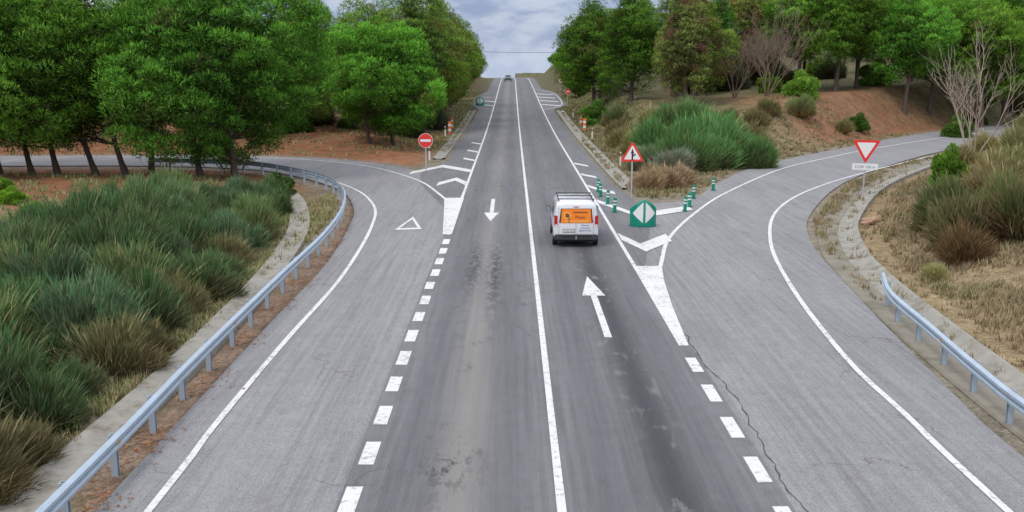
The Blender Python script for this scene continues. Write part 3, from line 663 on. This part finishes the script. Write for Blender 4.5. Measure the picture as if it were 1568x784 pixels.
for x,y_,s,v,c in [(17.2,35,1.2,4,(1.15,1.1,1)),(16.3,33.2,.8,5,(1.3,1.0,.9)),(18.6,34,1.25,0,(1.1,.85,.8)),(19.6,36.5,1.2,4,(1.3,1.3,1.1)),(18,38,1.1,1,(1.1,.95,.9)),(20.5,40,1.1,5,t1),(22,42.5,1.1,4,t1),(24.5,46,1.1,4,(1.4,1.4,1.2)),(27,50,1.2,4,(1.3,1.3,1.1)),(26,55,.9,5,t1),(31,57,1.2,0,(1.2,1.0,.9)),(34,61,1.1,4,(1.4,1.4,1.2)),(38,66,1.3,1,(1.1,1.,.9)),(36,72,.9,5,t1),(42,76,1.2,4,(1.3,1.3,1.1)),(48,80,1.3,1,(1.1,1.,.9)),(47,70,1.5,3,(.95,.95,.9)),(24,36,1.,5,t1),(14.6,32,.35,4,t1),(52,86,1.3,4,(1.3,1.3,1.1)),(56,92,1.4,2,(1.2,1.,.9)),(20.5,33.5,.8,5,t1)]:
    shrub(x,y_,v,s,c,'shrub')
def make_leafy(name,seed,R,H,ncl,per):
    r=np.random.default_rng(seed); u=unit(ncl,r); u[:,2]=np.abs(u[:,2]); P=u*np.array([R,R,H])*(.35+.5*r.random(ncl))[:,None]
    V,F,ci,lr,lu=leaves_for(P,r.uniform(.2,.38,ncl)*R,per,r,(.09,.18),.075)
    ti=np.clip(.35+.4*r.random(ncl)[ci]+.4*(lr-.6)+r.normal(0,.14,len(ci)),0,1)
    return np_mesh(name,V,F,[M_pine],None,np.repeat(np.c_[ti,ti*0,ti*0],3,axis=0))
LS=make_leafy('leafy_shrub',41,1.3,1.7,50,320)
for x,y_,s,c in [(30,99.5,1.5,(1.4,1.1,1.2)),(35.5,98,1.,(.6,.6,.9)),(23.8,51.5,.8,(.9,.7,.7)),(-30,52,1.,(1.2,1.0,1)),(-27.5,50,.8,(1.2,1.,1)),(9.8,112,1.6,(1.1,.95,1.3)),(-13.2,53.5,.75,(.5,.5,.8)),(45,96,1.3,(.8,.7,1)),(-33,48,1.,(1.4,1.2,1)),(-25,47,.6,(1.5,1.2,1)),(-22.5,44,.5,(1.5,1.2,1))]:
    obj('leafy_shrub',LS,(x,y_,gz(x,y_)),(0,0,random.random()*6),(s,s,s*(1.5 if x==23.8 else .8 if x<-20 else 1.)),None,c)
ug=empty('undergrowth')
for i in range(60):
    if i<28: x=random.uniform(22,75); y_=random.uniform(113,135)
    else: x=random.uniform(-60,-9); y_=random.uniform(88,125)
    s=random.uniform(.9,1.8); obj('bush_%d'%i,random.choice([LS,BR[1],BR[3]]),(x,y_,gz(x,y_)),(0,0,random.random()*6),(s,s,s),ug,random.choice([(.5,.5,.6),(.9,.75,.9),(1.2,.95,1)]))
# bare trees
def bare(name,x,y,H,seed,m,n0=7,spread=.5):
    r=random.Random(seed); VV=[];FF=[]
    def br(p,d,L,rad,lev):
        pts=[p.copy()];ra=[rad]
        for i in range(4):
            d=(d+Vector((r.gauss(0,.13),r.gauss(0,.13),r.gauss(.04,.08)))).normalized(); p=p+d*L/4; pts.append(p.copy()); ra.append(rad*(1-.17*(i+1)))
            if lev>0 and i>=1:
                for _ in range(2):
                    q=Vector((r.gauss(0,1),r.gauss(0,1),r.gauss(.4,.5))).normalized(); br(p.copy(),(d+q*.65).normalized(),L*r.uniform(.4,.6),rad*.5,lev-1)
        v,f=tube([tuple(a) for a in pts],ra,4 if lev<2 else 6); s=sum(len(a) for a in VV); VV.append(np.array(v)); FF.append(np.array(f)+s)
    for k in range(n0):
        a=6.283*k/n0; br(Vector((.1*math.cos(a),.1*math.sin(a),-.1)),Vector((spread*math.cos(a)*r.uniform(.4,1),spread*math.sin(a)*r.uniform(.4,1),1)).normalized(),H*r.uniform(.5,.68),.045*H/6,2 if m is M_twig else 3)
    obj(name,np_mesh(name,np.vstack(VV),np.vstack(FF),[m]),(x,y,gz(x,y)))
bare('bare_tree',30.3,62.5,8.,5,M_twig,7,.42)
M_tw2=barkmat('brown_twig',(.16,.11,.085),(.28,.2,.16))
bare('bare_tree',27.3,103,8.5,9,M_tw2,8,.6); bare('bare_tree',24.6,106,7.5,12,M_tw2,7,.6); bare('bare_tree',58,92,9,14,M_tw2,6,.5)

# grass carpets
def dpoly(X,Y,path):
    P=catmull(path,.7); d=np.full(len(X),99.)
    for p in P: d=np.minimum(d,np.hypot(X-p[0],Y-p[1]))
    return d
def grass(name,regs,hgt,tg,bl=9,w=.012):
    VV=[];TT=[];N=0
    for (x0,x1,y0,y1,n,gr) in regs:
        X=rng.uniform(x0,x1,n*2);Y=rng.uniform(y0,y1,n*2); d=paved(X,Y)
        k=(d>.5)&(wob(X,Y,.8,3)+rng.normal(0,.4,n*2)>-.1)&((dpoly(X,Y,gutL)>.55)|(rng.random(n*2)<.08))
        g=dpoly(X-.3,Y,gutR); k&=~((g<1.1)&(rng.random(n*2)<.9)); X,Y,d=X[k][:n],Y[k][:n],d[k][:n]
        Z=height(X,Y,d); m_=len(X); 
        X=np.repeat(X,bl)+rng.normal(0,.07,m_*bl);Y=np.repeat(Y,bl)+rng.normal(0,.07,m_*bl);Z=np.repeat(Z,bl)
        h=hgt*rng.uniform(.4,1.3,m_*bl)*(1+.4*wob(X,Y,1.1,2)); a=rng.uniform(0,6.28,m_*bl); ln=h*rng.uniform(.1,.8,m_*bl); ww=w*rng.uniform(.6,1.4,m_*bl)*(1+Y/45)
        b=a+rng.uniform(1,2,m_*bl); sx,sy=np.cos(b)*ww,np.sin(b)*ww
        VV.append(np.stack([np.c_[X-sx,Y-sy,Z],np.c_[X+sx,Y+sy,Z],np.c_[X+np.cos(a)*ln,Y+np.sin(a)*ln,Z+h]],1).reshape(-1,3))
        t=rng.random(m_*bl); g=np.clip(gr+rng.normal(0,.25,m_*bl)+.3*wob(X,Y,.6,1),0,1); TT.append(np.repeat(np.c_[t,g,g*0],3,axis=0))
    V=np.vstack(VV); obj(name,np_mesh(name,V,np.arange(len(V)).reshape(-1,3),[M_grass],None,np.vstack(TT)))
grass('dry_grass',[(11.5,26,12,60,12000,.05),(26,60,45,100,5000,.15),(6.5,26,52,92,5000,.2),(7,14,92,190,2500,.4)],.24,0)
grass('verge_grass',[(-10.5,-8.6,8,56,2800,.2),(-13,-8.8,8,50,4000,.45),(-45,-17,36,62,1800,.5),(-12,-5.5,80,190,2500,.4),(-45,-10,76,105,900,.2)],.22,0)
n=6500; X=rng.normal(-7.1,.32,n);Y=rng.uniform(10,56,n); X=X-np.interp(Y,[10,36,42,48,56],[0,.3,.6,1.4,4.2]); d=paved(X,Y); clus=wob(X,Y,1.6,5)+rng.normal(0,.35,n)>.1; X,Y,d=X[clus],Y[clus],d[clus]
Z=np.where(d<.12,zr(Y)+.006,height(X,Y,d)+.012); n=len(X); a=rng.uniform(0,6.28,n); s=rng.uniform(.02,.05,n)
V=np.stack([np.c_[X+np.cos(a+q)*s,Y+np.sin(a+q)*s,Z+rng.uniform(0,.02,n)] for q in (0,1.9,3.6)],1).reshape(-1,3)
obj('fallen_leaves',np_mesh('litter',V,np.arange(3*n).reshape(-1,3),[M_litter],None,np.repeat(np.c_[rng.random(n),rng.random(n)**3,np.zeros(n)],3,axis=0)))
for x,y_,s in ((16.6,43.5,.28),(17.1,44.1,.2),(16.2,42.9,.16)):
    bm=bmesh.new(); bmesh.ops.create_icosphere(bm,subdivisions=2,radius=s)
    for v in bm.verts: v.co*=1+random.uniform(-.2,.2)
    me=bpy.data.meshes.new('rock'); bm.to_mesh(me); bm.free(); me.materials.append(mat('rock_m',(.33,.2,.13),.9)); obj('rock',me,(x,y_,.1),sc=(1.3,1,.7))
for x in (-14,26): cyl('utility_pole',.14,9.2,M_bark,None,(x,150,gz(x,150)+4.5),r2=.1)
pts=[(-14+40*t,150,9.6+.5*t-1.5*4*t*(1-t)*.6) for t in np.linspace(0,1,24)]
v,f=tube(pts,[.025]*24,5); obj('overhead_cable',pymesh('cable',v,f,M_blk))

# ------------------------------------------------------------------ light, sky, camera
w=bpy.data.worlds.new('World'); scene.world=w; w.use_nodes=True
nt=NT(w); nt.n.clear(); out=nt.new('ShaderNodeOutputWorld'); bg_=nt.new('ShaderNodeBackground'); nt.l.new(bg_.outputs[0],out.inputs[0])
sky=nt.new('ShaderNodeTexSky'); sky.sky_type='NISHITA'; sky.sun_disc=False; EL,AZ=52,-140
sky.sun_elevation=math.radians(EL); sky.sun_rotation=math.radians(AZ)
g=nt.new('ShaderNodeTexCoord').outputs['Generated']; sp=nt.new('ShaderNodeSeparateXYZ'); nt.l.new(g,sp.inputs[0]); z=sp.outputs[2]
cl=nt.noise(nt.scale(g,(1,1,2.6)),13,6,.6,.3)
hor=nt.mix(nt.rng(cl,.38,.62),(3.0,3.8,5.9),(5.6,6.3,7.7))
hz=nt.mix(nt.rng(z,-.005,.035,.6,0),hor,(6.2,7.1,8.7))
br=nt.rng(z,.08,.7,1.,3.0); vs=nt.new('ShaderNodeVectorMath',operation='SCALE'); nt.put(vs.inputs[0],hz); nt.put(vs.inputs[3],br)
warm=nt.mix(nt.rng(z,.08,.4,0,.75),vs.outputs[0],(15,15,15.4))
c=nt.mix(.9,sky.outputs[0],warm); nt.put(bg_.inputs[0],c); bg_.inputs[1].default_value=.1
sl=bpy.data.lights.new('sun','SUN'); sl.energy=1.5; sl.angle=math.radians(14); sl.color=(1,.96,.9); so=obj('sun',sl)
dv=Vector((math.sin(math.radians(AZ))*math.cos(math.radians(EL)),math.cos(math.radians(AZ))*math.cos(math.radians(EL)),math.sin(math.radians(EL))))
so.rotation_euler=dv.to_track_quat('Z','Y').to_euler(); so.location=(-20,10,40)
cam=bpy.data.cameras.new('camera'); co=obj('camera',cam,(0,0,7.3),(math.radians(90-11.5),0,0)); cam.sensor_width=36; cam.lens=33.3; cam.clip_end=9000; cam.clip_start=.1
scene.camera=co
scene.view_settings.view_transform='Standard'; scene.view_settings.look='None'; scene.view_settings.exposure=0; scene.view_settings.gamma=1
